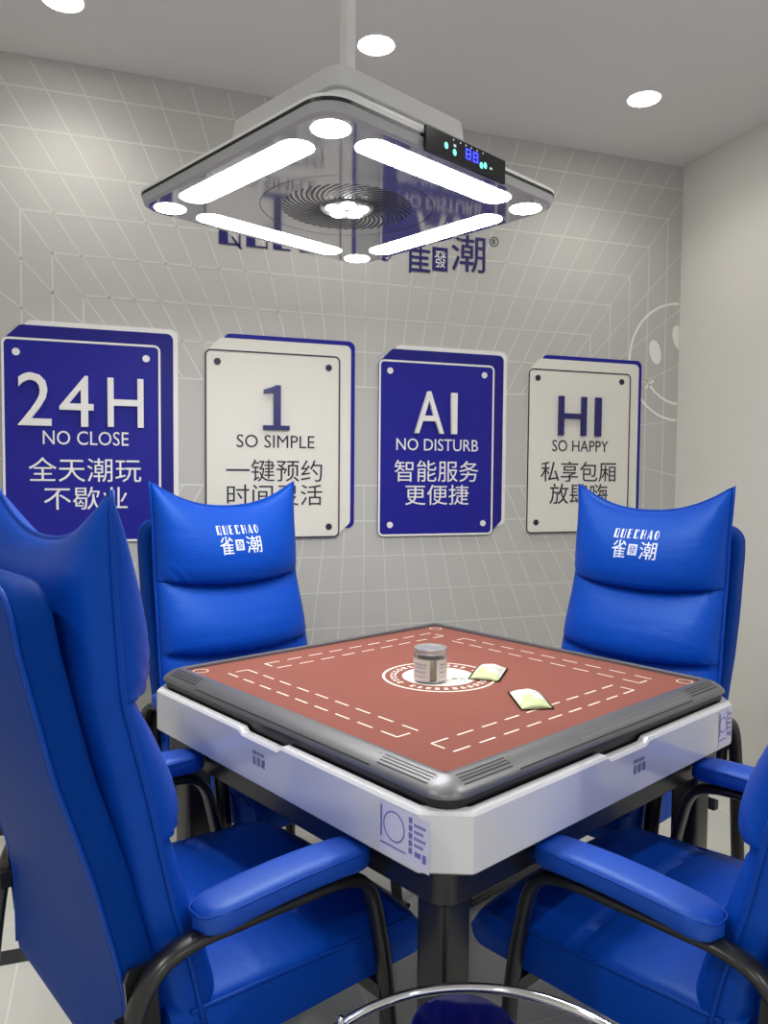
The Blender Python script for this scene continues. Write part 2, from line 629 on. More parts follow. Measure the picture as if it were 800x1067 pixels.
def sign(lab, x0, x1, z0, z1, style, head, cap, l1, l2, dots):
    """board with a drawn slab shape: face, side running up and right, and an outer band"""
    cx, bz = (x0 + x1) / 2, z0
    t = thing('wall_sign', lab, 'sign', (cx, D, bz), 0, 'slogan boards on the back wall')
    blue = style == 'blue'
    f_m = MT['sign_blue'] if blue else MT['sign_cream']
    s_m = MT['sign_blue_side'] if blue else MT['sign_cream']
    b_m = MT['sign_white'] if blue else MT['sign_blue']
    line = MT['sign_white'] if blue else MT['ink']
    a0, a1, h = x0 - cx, x1 - cx, z1 - z0
    sh, sv, bd = 0.044, 0.044, 0.017
    r = 0.022
    # outer band: a rounded board seen along the top and the right
    bm = BM()
    wslab(bm, rr_xz(a0 + sh + bd + 0.008, a1 + sh + bd, 0.035, h + sv + bd, r + 0.004), -0.004, 0)
    obj('outer_band', bm, b_m, t, label='white band' if blue else 'blue band')
    # side: hull of the face and the face shifted up and right
    P = rr_xz(a0, a1, 0, h, r)
    n = 5
    Q = [(x + sh, z + sv) for x, z in P]
    # corner order of rr_xz: +x+z, -x+z, -x-z, +x-z
    tr, tl, bl, br = Q[0:6], Q[6:12], P[12:18], P[18:24]
    tlp, brq = P[6:12], Q[18:24]
    hull = tr + tl[:3] + tlp[3:] + bl + br[:3] + brq[3:]
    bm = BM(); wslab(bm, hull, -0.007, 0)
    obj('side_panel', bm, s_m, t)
    bm = BM(); wslab(bm, P, -0.010, -0.007)
    face = obj('face_panel', bm, f_m, t)
    # printed outline
    bm = BM()
    w = 0.0058 if not blue else 0.0075
    O = rr_xz(a0, a1, 0, h, r, 6)
    I = rr_xz(a0 + w, a1 - w, w, h - w, r - w, 6)
    k = len(O)
    vo = [bm.verts.new((x, -0.0112, z)) for x, z in O]
    vi = [bm.verts.new((x, -0.0112, z)) for x, z in I]
    vb = [bm.verts.new((x, -0.010, z)) for x, z in O]
    for i in range(k):
        j = (i + 1) % k
        bm.faces.new((vo[i], vo[j], vi[j], vi[i]))
        bm.faces.new((vb[i], vb[j], vo[j], vo[i]))
    obj('outline', bm, line, t)
    for (dx, dz) in dots:
        bm = BM(); wslab(bm, [(dx - cx + 0.0125 * math.cos(q * PI / 10), dz - bz + 0.0125 * math.sin(q * PI / 10)) for q in range(20)], -0.0125, -0.010)
        obj('corner_dot', bm, line, t)
    hm = MT['sign_white'] if blue else MT['navy']
    for (s, X0, X1, Z0, Z1) in head:
        if s == '1':
            bm = BM(); y0, y1 = -0.024, -0.010
            w = X1 - X0
            hh = Z1 - Z0
            pts = [(0.0, 0.0), (1.0, 0.0), (1.0, 0.095), (0.66, 0.095), (0.66, 1.0), (0.45, 1.0), (0.30, 0.93), (0.02, 0.88), (0.02, 0.80), (0.40, 0.83), (0.40, 0.095), (0.0, 0.095)]
            # three convex pieces so the prism triangulates cleanly
            for poly in ([(0, 0), (1, 0), (1, .095), (0, .095)], [(.40, .095), (.66, .095), (.66, 1), (.46, 1), (.40, .97)], [(.02, .81), (.40, .84), (.40, .97), (.02, .89)]):
                wslab(bm, [(X0 - cx + a * w, Z0 - bz + b * hh) for a, b in poly], y0, y1)
        else:
            bm = shift(text_bm(s, X0 - cx, X1 - cx, Z0 - bz, Z1 - bz, 0.014), 0, -0.010, 0)
        obj('raised_letter', bm, hm, t, label=('white' if blue else 'navy') + ' raised character ' + s)
    ink = MT['sign_white'] if blue else MT['ink']
    for nm, (s, X0, X1, Z0, Z1) in (('caption', cap), ('slogan_line', l1), ('slogan_line', l2)):
        obj(nm, shift(text_bm(s, X0 - cx, X1 - cx, Z0 - bz, Z1 - bz, 0.0012), 0, -0.010, 0), ink, t)
    return t


ZB, ZT = 1.008, 1.706
sign('blue wall board reading 24H NO CLOSE, leftmost on the back wall', -0.359, 0.155, ZB, ZT, 'blue',
     [('2', -0.310, -0.205, 1.410, 1.589), ('4', -0.180, -0.070, 1.410, 1.585), ('H', -0.024, 0.096, 1.412, 1.583)],
     ('NO CLOSE', -0.234, 0.045, 1.347, 1.395), ('全天潮玩', -0.280, 0.087, 1.219, 1.303), ('不歇业', -0.233, 0.040, 1.122, 1.202),
     [(-0.314, 1.657), (0.106, 1.657), (-0.314, 1.05), (0.106, 1.05)])
sign('cream wall board with a large navy 1 and SO SIMPLE', 0.310, 0.822, ZB, ZT, 'cream',
     [('1', 0.523, 0.622, 1.418, 1.584)],
     ('SO SIMPLE', 0.425, 0.721, 1.350, 1.398), ('一键预约', 0.386, 0.752, 1.223, 1.306), ('时间灵活', 0.389, 0.753, 1.132, 1.212),
     [(0.355, 1.662), (0.776, 1.660), (0.355, 1.05), (0.779, 1.05)])
sign('blue wall board reading AI NO DISTURB, between the two cream boards', 0.980, 1.484, ZB, ZT, 'blue',
     [('A', 1.128, 1.255, 1.420, 1.588), ('I', 1.288, 1.313, 1.420, 1.586)],
     ('NO DISTURB', 1.055, 1.414, 1.351, 1.399), ('智能服务', 1.048, 1.416, 1.226, 1.312), ('更便捷', 1.094, 1.374, 1.132, 1.214),
     [(1.026, 1.663), (1.438, 1.665), (1.030, 1.053), (1.440, 1.055)])
sign('cream wall board reading HI SO HAPPY, nearest the smiley face', 1.644, 2.156, ZB, ZT, 'cream',
     [('H', 1.790, 1.925, 1.427, 1.595), ('I', 1.972, 2.000, 1.427, 1.595)],
     ('SO HAPPY', 1.764, 2.045, 1.359, 1.408), ('私享包厢', 1.710, 2.088, 1.229, 1.317), ('放肆嗨', 1.755, 2.046, 1.133, 1.221),
     [(1.689, 1.667), (2.108, 1.669), (1.691, 1.055), (2.108, 1.055)])

# ------------------------------------------------------------------ mahjong table
TX, TY, TR = 0.6976, 1.6133, math.radians(22.8)
tb = thing('mahjong_table', 'square white mahjong table with red felt top and dark rim', 'table', (TX, TY, 0), TR)


def apron_outline(h, ch):
    """chamfered square with the notch break points on each side"""
    nt = [-0.072, -0.060, 0.060, 0.072]
    pts = []
    for k in range(4):
        a = k * PI / 2
        c_, s_ = math.cos(a), math.sin(a)
        for t in [-(h - ch), -(h - ch) + 0.006] + nt + [h - ch - 0.006, h - ch]:
            x, y = t, -h
            if abs(abs(t) - (h - ch)) < 1e-6:
                y = -h + 0.0015
            pts.append((x * c_ - y * s_, x * s_ + y * c_, abs(t) < 0.062))
    return pts


rows = [(0.668, 0.445, 0.04), (0.662, 0.470, 0.055), (0.662, 0.482, 0.057), (0.666, 0.4855, 0.058), (0.752, 0.4855, 0.058), (0.757, 0.482, 0.057), (0.757, 0.466, 0.05), (0.74, 0.464, 0.05)]
bm = BM()
rings = []
for i, (z, h, ch) in enumerate(rows):
    ring = []
    for x, y, nn in apron_outline(h, ch):
        zz = z - (0.008 if nn and i >= 4 else 0)
        ring.append((x, y, zz))
    rings.append(ring)
loft(bm, rings, False)
apron = obj('apron', bm, MT['apron'], tb, True, label='gloss white side skirt', auto=25)

bm = BM(); slab(bm, rrect(0.461, 0.461, 0.042), 0.735, 0.7725)
obj('gasket', bm, MT['gap'], tb)

# dark rim: lofted rounded-square rings, sloping down from the felt
bm = BM()
prof = [(0.4185, 0.782, 0.004), (0.4185, 0.796, 0.004), (0.424, 0.798, 0.008), (0.430, 0.7975, 0.012), (0.448, 0.791, 0.028), (0.460, 0.783, 0.040), (0.4655, 0.7775, 0.045), (0.4665, 0.773, 0.046), (0.462, 0.7715, 0.042)]
loft(bm, [[(x, y, z) for x, y in rrect(h, h, r, 8)] for h, z, r in prof], False)
rim = obj('rim', bm, MT['rim'], tb, True, label='dark metallic sloping rim', auto=40)


def rim_z(h):
    return interp(h, [(0.430, 0.7975), (0.448, 0.791), (0.460, 0.783), (0.4655, 0.7775)])


for k in range(4):
    bm = BM()
    a = -k * PI / 2
    mt = Matrix.Rotation(a, 4, 'Z')
    for h in (0.436, 0.442, 0.448, 0.454):        # long slats near both ends
        for (u0, u1) in ((-0.415, -0.30), (0.30, 0.415)):
            z = rim_z(h) + 0.0004
            vs = [(-h - 0.0012, u0, rim_z(h + 0.0012) + 0.0005), (-h - 0.0012, u1, rim_z(h + 0.0012) + 0.0005), (-h + 0.0012, u1, rim_z(h - 0.0012) + 0.0005), (-h + 0.0012, u0, rim_z(h - 0.0012) + 0.0005)]
            bm.faces.new([bm.verts.new(mt @ Vector(p)) for p in vs])
    for u0 in (-0.29, 0.29):                       # panel joints
        vs = [(-0.435, u0 - .0008, rim_z(.435) + .0005), (-0.435, u0 + .0008, rim_z(.435) + .0005), (-0.464, u0 + .0008, rim_z(.464) + .0005), (-0.464, u0 - .0008, rim_z(.464) + .0005)]
        bm.faces.new([bm.verts.new(mt @ Vector(p)) for p in vs])
    for h in (0.4615,):
        vs = [(-h - .001, -.29, rim_z(h + .001) + .0005), (-h - .001, .29, rim_z(h + .001) + .0005), (-h + .001, .29, rim_z(h - .001) + .0005), (-h + .001, -.29, rim_z(h - .001) + .0005)]
        bm.faces.new([bm.verts.new(mt @ Vector(p)) for p in vs])
    obj('vent_slots', bm, MT['rim_groove'], tb)
    bm = BM()
    for i in range(46):
        u = -0.28 + i * 0.0085
        if k in (0, 2):
            continue
        vs = [(-0.444, u - .0012, rim_z(.444) + .0006), (-0.444, u + .0012, rim_z(.444) + .0006), (-0.457, u + .0012, rim_z(.457) + .0006), (-0.457, u - .0012, rim_z(.457) + .0006)]
        bm.faces.new([bm.verts.new(mt @ Vector(p)) for p in vs])
    if len(bm.faces):
        obj('vent_ticks', bm, MT['rim_light'], tb)
    else:
        bm.free()

bm = BM(); box(bm, -0.4195, 0.4195, -0.4195, 0.4195, 0.765, 0.790)
felt = obj('felt_mat', bm, MT['felt'], tb)

# printed dashed tile tracks, pinwheel fashion
bm = BM()
ZF = 0.7904


def fl(p, q, w=0.0042):
    p, q = Vector((*p, 0)), Vector((*q, 0))
    d = (q - p).normalized()
    n = Vector((-d.y, d.x, 0)) * w / 2
    bm.faces.new([bm.verts.new((v.x, v.y, ZF)) for v in (p + n, p - n, q - n, q + n)])


for k in range(4):
    a = k * PI / 2
    c_, s_ = math.cos(a), math.sin(a)
    Rr = lambda x, y: (x * c_ - y * s_, x * s_ + y * c_)
    for xx in (-0.354, -0.302):
        y = -0.24
        for i in range(9):
            fl(Rr(xx, y + i * 0.0662), Rr(xx, y + i * 0.0662 + 0.042))
    for yy in (-0.24, 0.3316):
        fl(Rr(-0.354 if yy < 0 else -0.334, yy), Rr(-0.322 if yy < 0 else -0.302, yy))
obj('track_lines', bm, MT['felt_print'], felt, label='white dashed lines')

bm = BM()


def fring(r0, r1, n=64, z=ZF):
    v0 = [bm.verts.new((r0 * math.cos(2 * PI * i / n), r0 * math.sin(2 * PI * i / n), z)) for i in range(n)]
    v1 = [bm.verts.new((r1 * math.cos(2 * PI * i / n), r1 * math.sin(2 * PI * i / n), z)) for i in range(n)]
    for i in range(n):
        j = (i + 1) % n
        bm.faces.new((v0[i], v0[j], v1[j], v1[i]))


fring(0.124, 0.130)
bm.faces.new([bm.verts.new((0.084 * math.cos(2 * PI * i / 64), 0.084 * math.sin(2 * PI * i / 64), ZF)) for i in range(64)])
for i in range(34):
    a = 2 * PI * i / 34
    if i % 17 in (0,):
        continue
    for (r0, r1, da) in ((0.098, 0.103, 0.055), (0.106, 0.112, 0.05)):
        d = da * (0.7 + 0.5 * random.random())
        bm.faces.new([bm.verts.new((r * math.cos(a + s), r * math.sin(a + s), ZF)) for r, s in ((r0, -d), (r0, d), (r1, d), (r1, -d))])
obj('centre_emblem', bm, MT['felt_print'], felt, label='round white emblem in the centre')
bm = BM()
for i in range(3):
    q = text_bm('雀發潮'[i], 0.008 + i * 0.018, 0.023 + i * 0.018, -0.008, 0.008, 0.0004)
    for v in q.verts:
        x, z, yy = v.co.x, v.co.z, v.co.y
        a = -PI / 4
        v.co = (x * math.cos(a) - z * math.sin(a), x * math.sin(a) + z * math.cos(a) - 0.028, ZF + 0.0002 - yy)
    merge(bm, q)
obj('emblem_characters', bm, MT['packet_grey'], felt)
bm = BM()
for k in (0, 2, 3):
    a = k * PI / 2
    for j in range(16):
        t0, t1 = 2 * PI * j / 16, 2 * PI * (j + 1) / 16
        pts = []
        for r, t in ((0.016, t0), (0.016, t1), (0.0185, t1), (0.0185, t0)):
            x, y = -0.392 + r * math.cos(t), 0.392 + r * math.sin(t)
            pts.append(bm.verts.new((x * math.cos(a) - y * math.sin(a), x * math.sin(a) + y * math.cos(a), ZF)))
        bm.faces.new(pts)
obj('corner_rings', bm, MT['felt_print'], felt)

# black under-tray and legs
bm = BM(); slab(bm, rrect(0.452, 0.452, 0.03), 0.602, 0.664, bevel=0.004)
obj('under_tray', bm, MT['black_steel'], tb, True, auto=30)
bm = BM(); slab(bm, rrect(0.26, 0.26, 0.03), 0.50, 0.603)
obj('machine_box', bm, MT['black_steel'], tb)
for sx_ in (-1, 1):
    for sy_ in (-1, 1):
        bm = BM()
        lx, ly = sx_ * 0.405, sy_ * 0.405
        loft(bm, [[(lx + x, ly + y, z) for x, y in rrect(h, h, r, 5)] for z, h, r in ((0.012, 0.031, 0.012), (0.03, 0.032, 0.012), (0.604, 0.032, 0.012))])
        lg = obj('leg', bm, MT['black_steel'], tb, True, auto=40)
        bm = BM(); cyl(bm, lx, ly, 0, 0.013, 0.024, 16)
        obj('foot', bm, MT['gap'], lg)

# stickers and the small maker's mark on the two visible sides
for k, (u0, u1) in enumerate(((0.344, 0.456), (0.372, 0.482))):
    # local frame: u along the side, z up, standing just off the face
    if k == 0:
        mp = lambda u, z, d: (-0.4858 - d, -u, z)
    else:
        mp = lambda u, z, d: (u, -0.4858 - d, z)

    def quad(bm, a0, a1, z0, z1, d):
        bm.faces.new([bm.verts.new(mp(u, z, d)) for u, z in ((a0, z0), (a1, z0), (a1, z1), (a0, z1))])
    um = 0.456 if k else None
    a0, a1 = (u0, u1) if k == 0 else (0.366, 0.424)
    W_ = u1 - u0 if k == 0 else 0.058 * 1.0
    a0 = u0 if k == 0 else 0.362
    a1 = a0 + (0.108 if k == 0 else 0.062)
    L = a1 - a0
    bm = BM()
    quad(bm, a0, a1, 0.671, 0.749, 0.0004)
    st = obj('sticker', bm, MT['sticker'], tb, label='pale lilac sticker')
    bm = BM()
    cu, cz, rr = a0 + L * 0.30, 0.717, 0.024 if k == 0 else 0.017
    n = 28
    for i in range(n):
        t0, t1 = 2 * PI * i / n, 2 * PI * (i + 1) / n
        bm.faces.new([bm.verts.new(mp(cu + r * math.cos(t), cz + r * math.sin(t), 0.0008)) for r, t in ((rr, t0), (rr, t1), (rr - .0025, t1), (rr - .0025, t0))])
    quad(bm, a0 + 0.002, a0 + 0.0055, 0.694, 0.743, 0.0008)
    quad(bm, a0 + 0.002, a0 + L * 0.55, 0.684, 0.6865, 0.0008)
    for i in range(5):
        quad(bm, a0 + L * 0.60, a0 + L * 0.67, 0.689 + i * 0.0115, 0.698 + i * 0.0115, 0.0008)
    for i in range(4):
        z = 0.703 + i * 0.010
        x = a0 + L * 0.71
        for j in range(4 + (i % 2)):
            quad(bm, x + j * L * 0.045, x + j * L * 0.045 + L * 0.036, z, z + 0.0045, 0.0008)
    quad(bm, a0 + L * 0.72, a0 + L * 0.84, 0.688, 0.696, 0.0008)
    quad(bm, a0 + L * 0.87, a0 + L * 0.94, 0.684, 0.697, 0.0008)
    obj('sticker_marks', bm, MT['sticker_ink'], st, label='violet marks')
    # maker's mark
    q = BM()
    deco_word(q, 'QUECHAO', -0.02, 0.021, 0.0042, 0.006, 0.0058, 0.0016, 0.0006, -0.0005, 0)
    for i in range(3):
        merge(q, text_bm('雀發潮'[i], -0.02 + i * 0.0145, -0.02 + i * 0.0145 + 0.012, 0.0, 0.017, 0.0005))
    base_u, base_z = (0.0, 0.701)
    for v in q.verts:
        u, d, z = v.co.x, -v.co.y, v.co.z
        v.co = mp(u + (0.0 if k == 0 else 0.035), z + base_z, d + 0.0002)
    obj('side_logo', q, MT['faint'], tb, label='small dark maker mark')


# things on the table: local table coordinates -> world
def tw(x, y, z):
    return (TX + x * math.cos(TR) - y * math.sin(TR), TY + x * math.sin(TR) + y * math.cos(TR), z)


j = thing('glass_jar', 'small round glass jar with a pale lid and white label on the red felt', 'jar', tw(-0.040, -0.012, 0.7908), TR)
bm = BM(); lathe(bm, 0, 0, [(0.030, 0.0), (0.0365, 0.003), (0.0375, 0.008), (0.0375, 0.056), (0.035, 0.060), (0.035, 0.062), (0.032, 0.062), (0.0335, 0.055), (0.0345, 0.010), (0.030, 0.005)], 40)
obj('jar_body', bm, MT['clear'], j, True, auto=50)
bm = BM(); lathe(bm, 0, 0, [(0.030, 0.006), (0.034, 0.010), (0.0342, 0.050), (0.030, 0.053)], 40)
obj('contents', bm, MT['jar_fill'], j, True, label='khaki contents', auto=50)
bm = BM(); lathe(bm, 0, 0, [(0.0355, 0.0615), (0.037, 0.0625), (0.037, 0.066), (0.0362, 0.067), (0.037, 0.068), (0.037, 0.0735), (0.0362, 0.0755), (0.0335, 0.0762), (0.0330, 0.0745), (0.001, 0.0745)], 40)
obj('lid', bm, MT['jar_lid'], j, True, auto=50)
for a0, a1 in ((150, 228), (250, 300)):           # two label panels
    bm = BM()
    ring = []
    for k in range(17):
        a = math.radians(a0 + (a1 - a0) * k / 16 - 5)
        ring.append([(r * math.cos(a), r * math.sin(a), z) for r, z in ((0.0379, 0.006), (0.0379, 0.053), (0.0376, 0.053), (0.0376, 0.006))])
    loft(bm, ring)
    lb = obj('label_panel', bm, MT['jar_label'], j, True, auto=50)
    bm = BM()
    rnd = random.Random(3)
    for (z, h) in ((0.040, 0.004), (0.034, 0.0025), (0.024, 0.003), (0.014, 0.002)):
        a = a0 + 14
        while a < a1 - 16:
            w = rnd.uniform(3, 7)
            bm.faces.new([bm.verts.new((0.0382 * math.cos(math.radians(q - 5)), 0.0382 * math.sin(math.radians(q - 5)), zz)) for q, zz in ((a, z), (a + w, z), (a + w, z + h), (a, z + h))])
            a += w + 2
    obj('label_marks', bm, MT['packet_grey'], lb)


def packet(lab, corners, flip):
    cx = sum(c[0] for c in corners) / 4
    cy = sum(c[1] for c in corners) / 4
    t = thing('snack_packet', lab, 'packet', tw(cx, cy, 0.7908), TR, 'small packets on the felt')
    c = [Vector((x - cx, y - cy)) for x, y in corners]
    n = 18
    bm = BM()

    def pt(u, v):
        p = c[0] * (1 - u) * (1 - v) + c[1] * u * (1 - v) + c[2] * u * v + c[3] * (1 - u) * v
        e = max(0.0, math.sin(PI * min(max((u - .07) / .86, 0), 1))) ** 0.5 * max(0.0, math.sin(PI * v)) ** 0.55
        wr = 0.0012 * math.sin(17 * u + 5 * v) * math.sin(11 * v - 3 * u)
        return p, e, wr
    top = [[None] * (n + 1) for _ in range(n + 1)]
    bot = [[None] * (n + 1) for _ in range(n + 1)]
    for i in range(n + 1):
        for k in range(n + 1):
            p, e, wr = pt(i / n, k / n)
            top[i][k] = bm.verts.new((p.x, p.y, 0.0022 + 0.018 * e + wr * e))
            bot[i][k] = top[i][k] if i in (0, n) or k in (0, n) else bm.verts.new((p.x, p.y, 0.0022 - 0.0020 * e))
    for i in range(n):
        for k in range(n):
            f = bm.faces.new((top[i][k], top[i + 1][k], top[i + 1][k + 1], top[i][k + 1]))
            v = k / n if not flip else 1 - (k + 1) / n
            u = i / n
            if v < 0.17 or (v < 0.34 and 0.15 < u < 0.45):
                f.material_index = 1
            if 0.40 < v < 0.5 and 0.5 < u < 0.8:
                f.material_index = 2
            bm.faces.new((bot[i][k], bot[i][k + 1], bot[i + 1][k + 1], bot[i + 1][k]))
    obj('pouch', bm, [MT['packet'], MT['packet_green'], MT['packet_grey']], t, True)


packet('small cream and green packet lying beside the glass jar', [(0.030, -0.062), (0.064, -0.126), (0.172, -0.064), (0.136, 0.000)], False)
packet('small cream and green packet lying nearer the front corner on the dashed track lines', [(-0.066, -0.287), (-0.008, -0.325), (0.062, -0.237), (0.012, -0.190)], False)

# ------------------------------------------------------------------ pendant lamp
PX, PY, PR = 0.50, 1.71, math.radians(24.6)
lp = thing('pendant_lamp', 'large square white pendant lamp with lit strips hanging over the table', 'lamp', (PX, PY, 1.853), PR)
bm = BM()
loft(bm, [[(x, y, z) for x, y in rrect(h, h, 0.055, 8)] for z, h in ((0.0, 0.334), (0.004, 0.341), (0.020, 0.345))])
for f in bm.faces:
    if len(f.verts) == 4:
        f.material_index = 1
gp = obj('glass_panel', bm, [MT['glass_panel'], MT['skirt']], lp, True, label='grey mirror glass underside', auto=20)
bm = BM(); slab(bm, rrect(0.3455, 0.3455, 0.055, 8), 0.0198, 0.0265)
obj('gasket', bm, MT['gap'], lp)
bm = BM()
loft(bm, [[(x, y, z) for x, y in rrect(h, h, 0.055, 8)] for z, h in ((0.0262, 0.345), (0.032, 0.346), (0.040, 0.335), (0.052, 0.30), (0.060, 0.26), (0.062, 0.20))])
obj('housing', bm, MT['lamp_white'], lp, True, auto=40)
bm = BM()
loft(bm, [[(x, y, z) for x, y in rrect(h, h, 0.035, 6)] for z, h in ((0.055, 0.192), (0.140, 0.190), (0.145, 0.186))])
obj('upper_housing', bm, MT['lamp_white'], lp, True, auto=30)
bm = BM()
loft(bm, [[(x, y, z) for x, y in rrect(h, h, 0.035, 6)] for z, h in ((0.145, 0.196), (0.185, 0.192), (0.189, 0.182), (0.189, 0.05))])
obj('top_cover', bm, MT['lamp_clear'], lp, True, label='frosted grey cap', auto=30)
bm = BM(); loft(bm, [[(x, y, z) for x, y in rrect(0.013, 0.013, 0.003, 3)] for z in (0.185, ZC - 1.853 - 0.03)])
obj('pole', bm, MT['lamp_white'], lp, True, auto=30)
bm = BM(); lathe(bm, 0, 0, [(0.055, ZC - 1.853), (0.055, ZC - 1.853 - 0.02), (0.045, ZC - 1.853 - 0.03), (0.014, ZC - 1.853 - 0.032)], 28)
obj('ceiling_canopy', bm, MT['lamp_white'], lp, True, auto=40)


def stadium(L, w, n=10):
    pts = []
    for k in range(n + 1):
        a = -PI / 2 + PI * k / n
        pts.append((L - w + w * math.cos(a), w * math.sin(a)))
    for k in range(n + 1):
        a = PI / 2 + PI * k / n
        pts.append((-L + w + w * math.cos(a), w * math.sin(a)))
    return pts


for k in range(4):
    a = k * PI / 2
    c_, s_ = math.cos(a), math.sin(a)
    bm = BM(); slab(bm, [(x * c_ - (y - 0.281) * s_, x * s_ + (y - 0.281) * c_) for x, y in stadium(0.214, 0.034)], -0.0012, 0.002)
    obj('light_strip', bm, MT['strip'], gp, label='lit white strip')
for sx_ in (-1, 1):
    for sy_ in (-1, 1):
        bm = BM(); cyl(bm, sx_ * 0.285, sy_ * 0.285, -0.0012, 0.002, 0.035, 28)
        obj('corner_light', bm, MT['spot'], gp, label='lit round corner light')
# fan grille: curved blades in a ring, seam circle and centre LEDs
bm = BM()
nb = 44
for i in range(nb):
    a = 2 * PI * i / nb
    pts = []
    for k in range(9):
        t = k / 8
        r = 0.060 + 0.088 * t
        aa = a + 0.75 * t ** 1.2
        pts.append((r, aa))
    wv = 0.0052
    for (r0, q0), (r1, q1) in zip(pts, pts[1:]):
        w0, w1 = (wv * (0.6 + r0 * 6)) / r0 / 2, (wv * (0.6 + r1 * 6)) / r1 / 2
        bm.faces.new([bm.verts.new((r * math.cos(q), r * math.sin(q), -0.0008)) for r, q in ((r0, q0 - w0), (r0, q0 + w0), (r1, q1 + w1), (r1, q1 - w1))])
bmesh.ops.remove_doubles(bm, verts=bm.verts[:], dist=1e-5)
obj('fan_grille', bm, MT['gap'], gp, label='round grille of curved black slots')
bm = BM()
for r0, r1 in ((0.194, 0.1955),):
    n = 72
    v0 = [bm.verts.new((r0 * math.cos(2 * PI * i / n), r0 * math.sin(2 * PI * i / n), -0.0006)) for i in range(n)]
    v1 = [bm.verts.new((r1 * math.cos(2 * PI * i / n), r1 * math.sin(2 * PI * i / n), -0.0006)) for i in range(n)]
    for i in range(n):
        q = (i + 1) % n
        bm.faces.new((v0[i], v0[q], v1[q], v1[i]))
obj('seam_ring', bm, MT['gap'], gp)
bm = BM(); cyl(bm, 0, 0, -0.004, 0.002, 0.056, 36)
hub = obj('hub', bm, MT['glass_panel'], gp, True, auto=30)
for i in range(5):
    a = 2 * PI * i / 5 + 0.3
    bm = BM(); lathe(bm, 0.032 * math.cos(a), 0.032 * math.sin(a), [(0.017, -0.004), (0.0165, -0.007), (0.008, -0.0095), (0.001, -0.0105)], 16)
    obj('led', bm, MT['led'], hub, True)
# control panel on the side facing the right-hand front chair
bm = BM(); box(bm, -0.115, 0.121, -0.353, -0.347, -0.006, 0.040)
cp = obj('control_panel', bm, MT['screen_black'], lp, label='black touch panel')
bm = BM()


def icon(bm, x0, x1, z0, z1):
    bm.faces.new([bm.verts.new((x, -0.3535, z)) for x, z in ((x0, z0), (x1, z0), (x1, z1), (x0, z1))])


for i in range(2):
    x = -0.004 + i * 0.022
    for (a0, a1, b0, b1) in ((0, .016, 0, .003), (0, .016, .0085, .0115), (0, .016, .017, .020), (0, .0035, 0, .020), (.0125, .016, 0, .020)):
        icon(bm, x + a0, x + a1, 0.010 + b0, 0.010 + b1)
obj('digits', bm, MT['screen_blue'], cp, label='lit blue digits')
bm = BM()
for x, z in ((-0.060, 0.018), (-0.036, 0.012), (0.044, 0.010), (0.056, 0.013)):
    bm.faces.new([bm.verts.new((x + 0.0055 * math.cos(k * PI / 5), -0.3535, z + 0.0065 * math.sin(k * PI / 5))) for k in range(10)])
obj('icons', bm, MT['screen_green'], cp, label='lit green icons')
bm = BM()
for x in (-0.040, -0.02, -0.004, 0.012, 0.03, 0.048):
    icon(bm, x - .001, x + .002, 0.033, 0.036)
icon(bm, 0.070, 0.078, 0.010, 0.014)
icon(bm, -0.039, -0.032, 0.022, 0.027)
obj('small_icons', bm, MT['screen_grey'], cp)


# ------------------------------------------------------------------ the blue chairs
# chair space: +Y towards the table, origin on the floor 0.62 m from the table centre
def yw(w):
    return 0.62 - w


SEAM = [(0.44, 0.735), (0.55, 0.758), (0.66, 0.788), (0.80, 0.816), (0.953, 0.851), (1.118, 0.862), (1.24, 0.867)]
HWT = [(0.44, 0.254), (0.70, 0.252), (0.94, 0.241), (1.10, 0.241), (1.23, 0.248)]


def ztop(u):
    return 1.150 + 0.076 * abs(u) ** 2.3


def z1s(u):
    return 0.945 - 0.024 * (1 - u * u)


def z2s(u):
    return 0.745 - 0.024 * (1 - u * u)


def seg(z, u):
    for lo, hi, B, kind in ((z1s(u), ztop(u), 0.062, 2), (z2s(u), z1s(u), 0.056, 1), (0.44, z2s(u), 0.048, 0)):
        if z >= lo - 1e-9:
            return (z - lo) / (hi - lo), B, kind
    return 0.0, 0.036, 0


def cush_front(u, z):
    """y of the front surface"""
    t, B, kind = seg(z, u)
    t = min(max(t, 0), 1)
    if kind == 2:
        pr = (t ** 0.33) * ((1 - t) ** 0.85) * 2.02
    elif kind == 1:
        pr = (t ** 0.33) * ((1 - t) ** 0.85) * 2.02
    else:
        pr = ((1 - t) ** 0.5) * 0.9
    e = max(0.0, 1 - abs(u) ** 9) ** 0.5
    mid = max(0.0, 1 - abs(u) ** 3.2)
    base = 0.026 * e
    if kind == 2:
        base *= max(0.0, 1 - t ** 7) ** 0.5
    y = yw(interp(z, SEAM)) + base + B * min(pr, 1.0) * (0.35 * e + 0.65 * mid * 1.0) * 0.95
    # pulled creases fanning out of the seam ends
    g = max(0.0, abs(u) - 0.45) / 0.55
    d = min(abs(z - z1s(u)), abs(z - z2s(u)))
    y += 0.0065 * g * e * math.sin(190 * (z + 0.30 * (1 - abs(u)) * (1 if z > z1s(u) else -1)) + 9 * u) * math.exp(-d / 0.05)
    return y


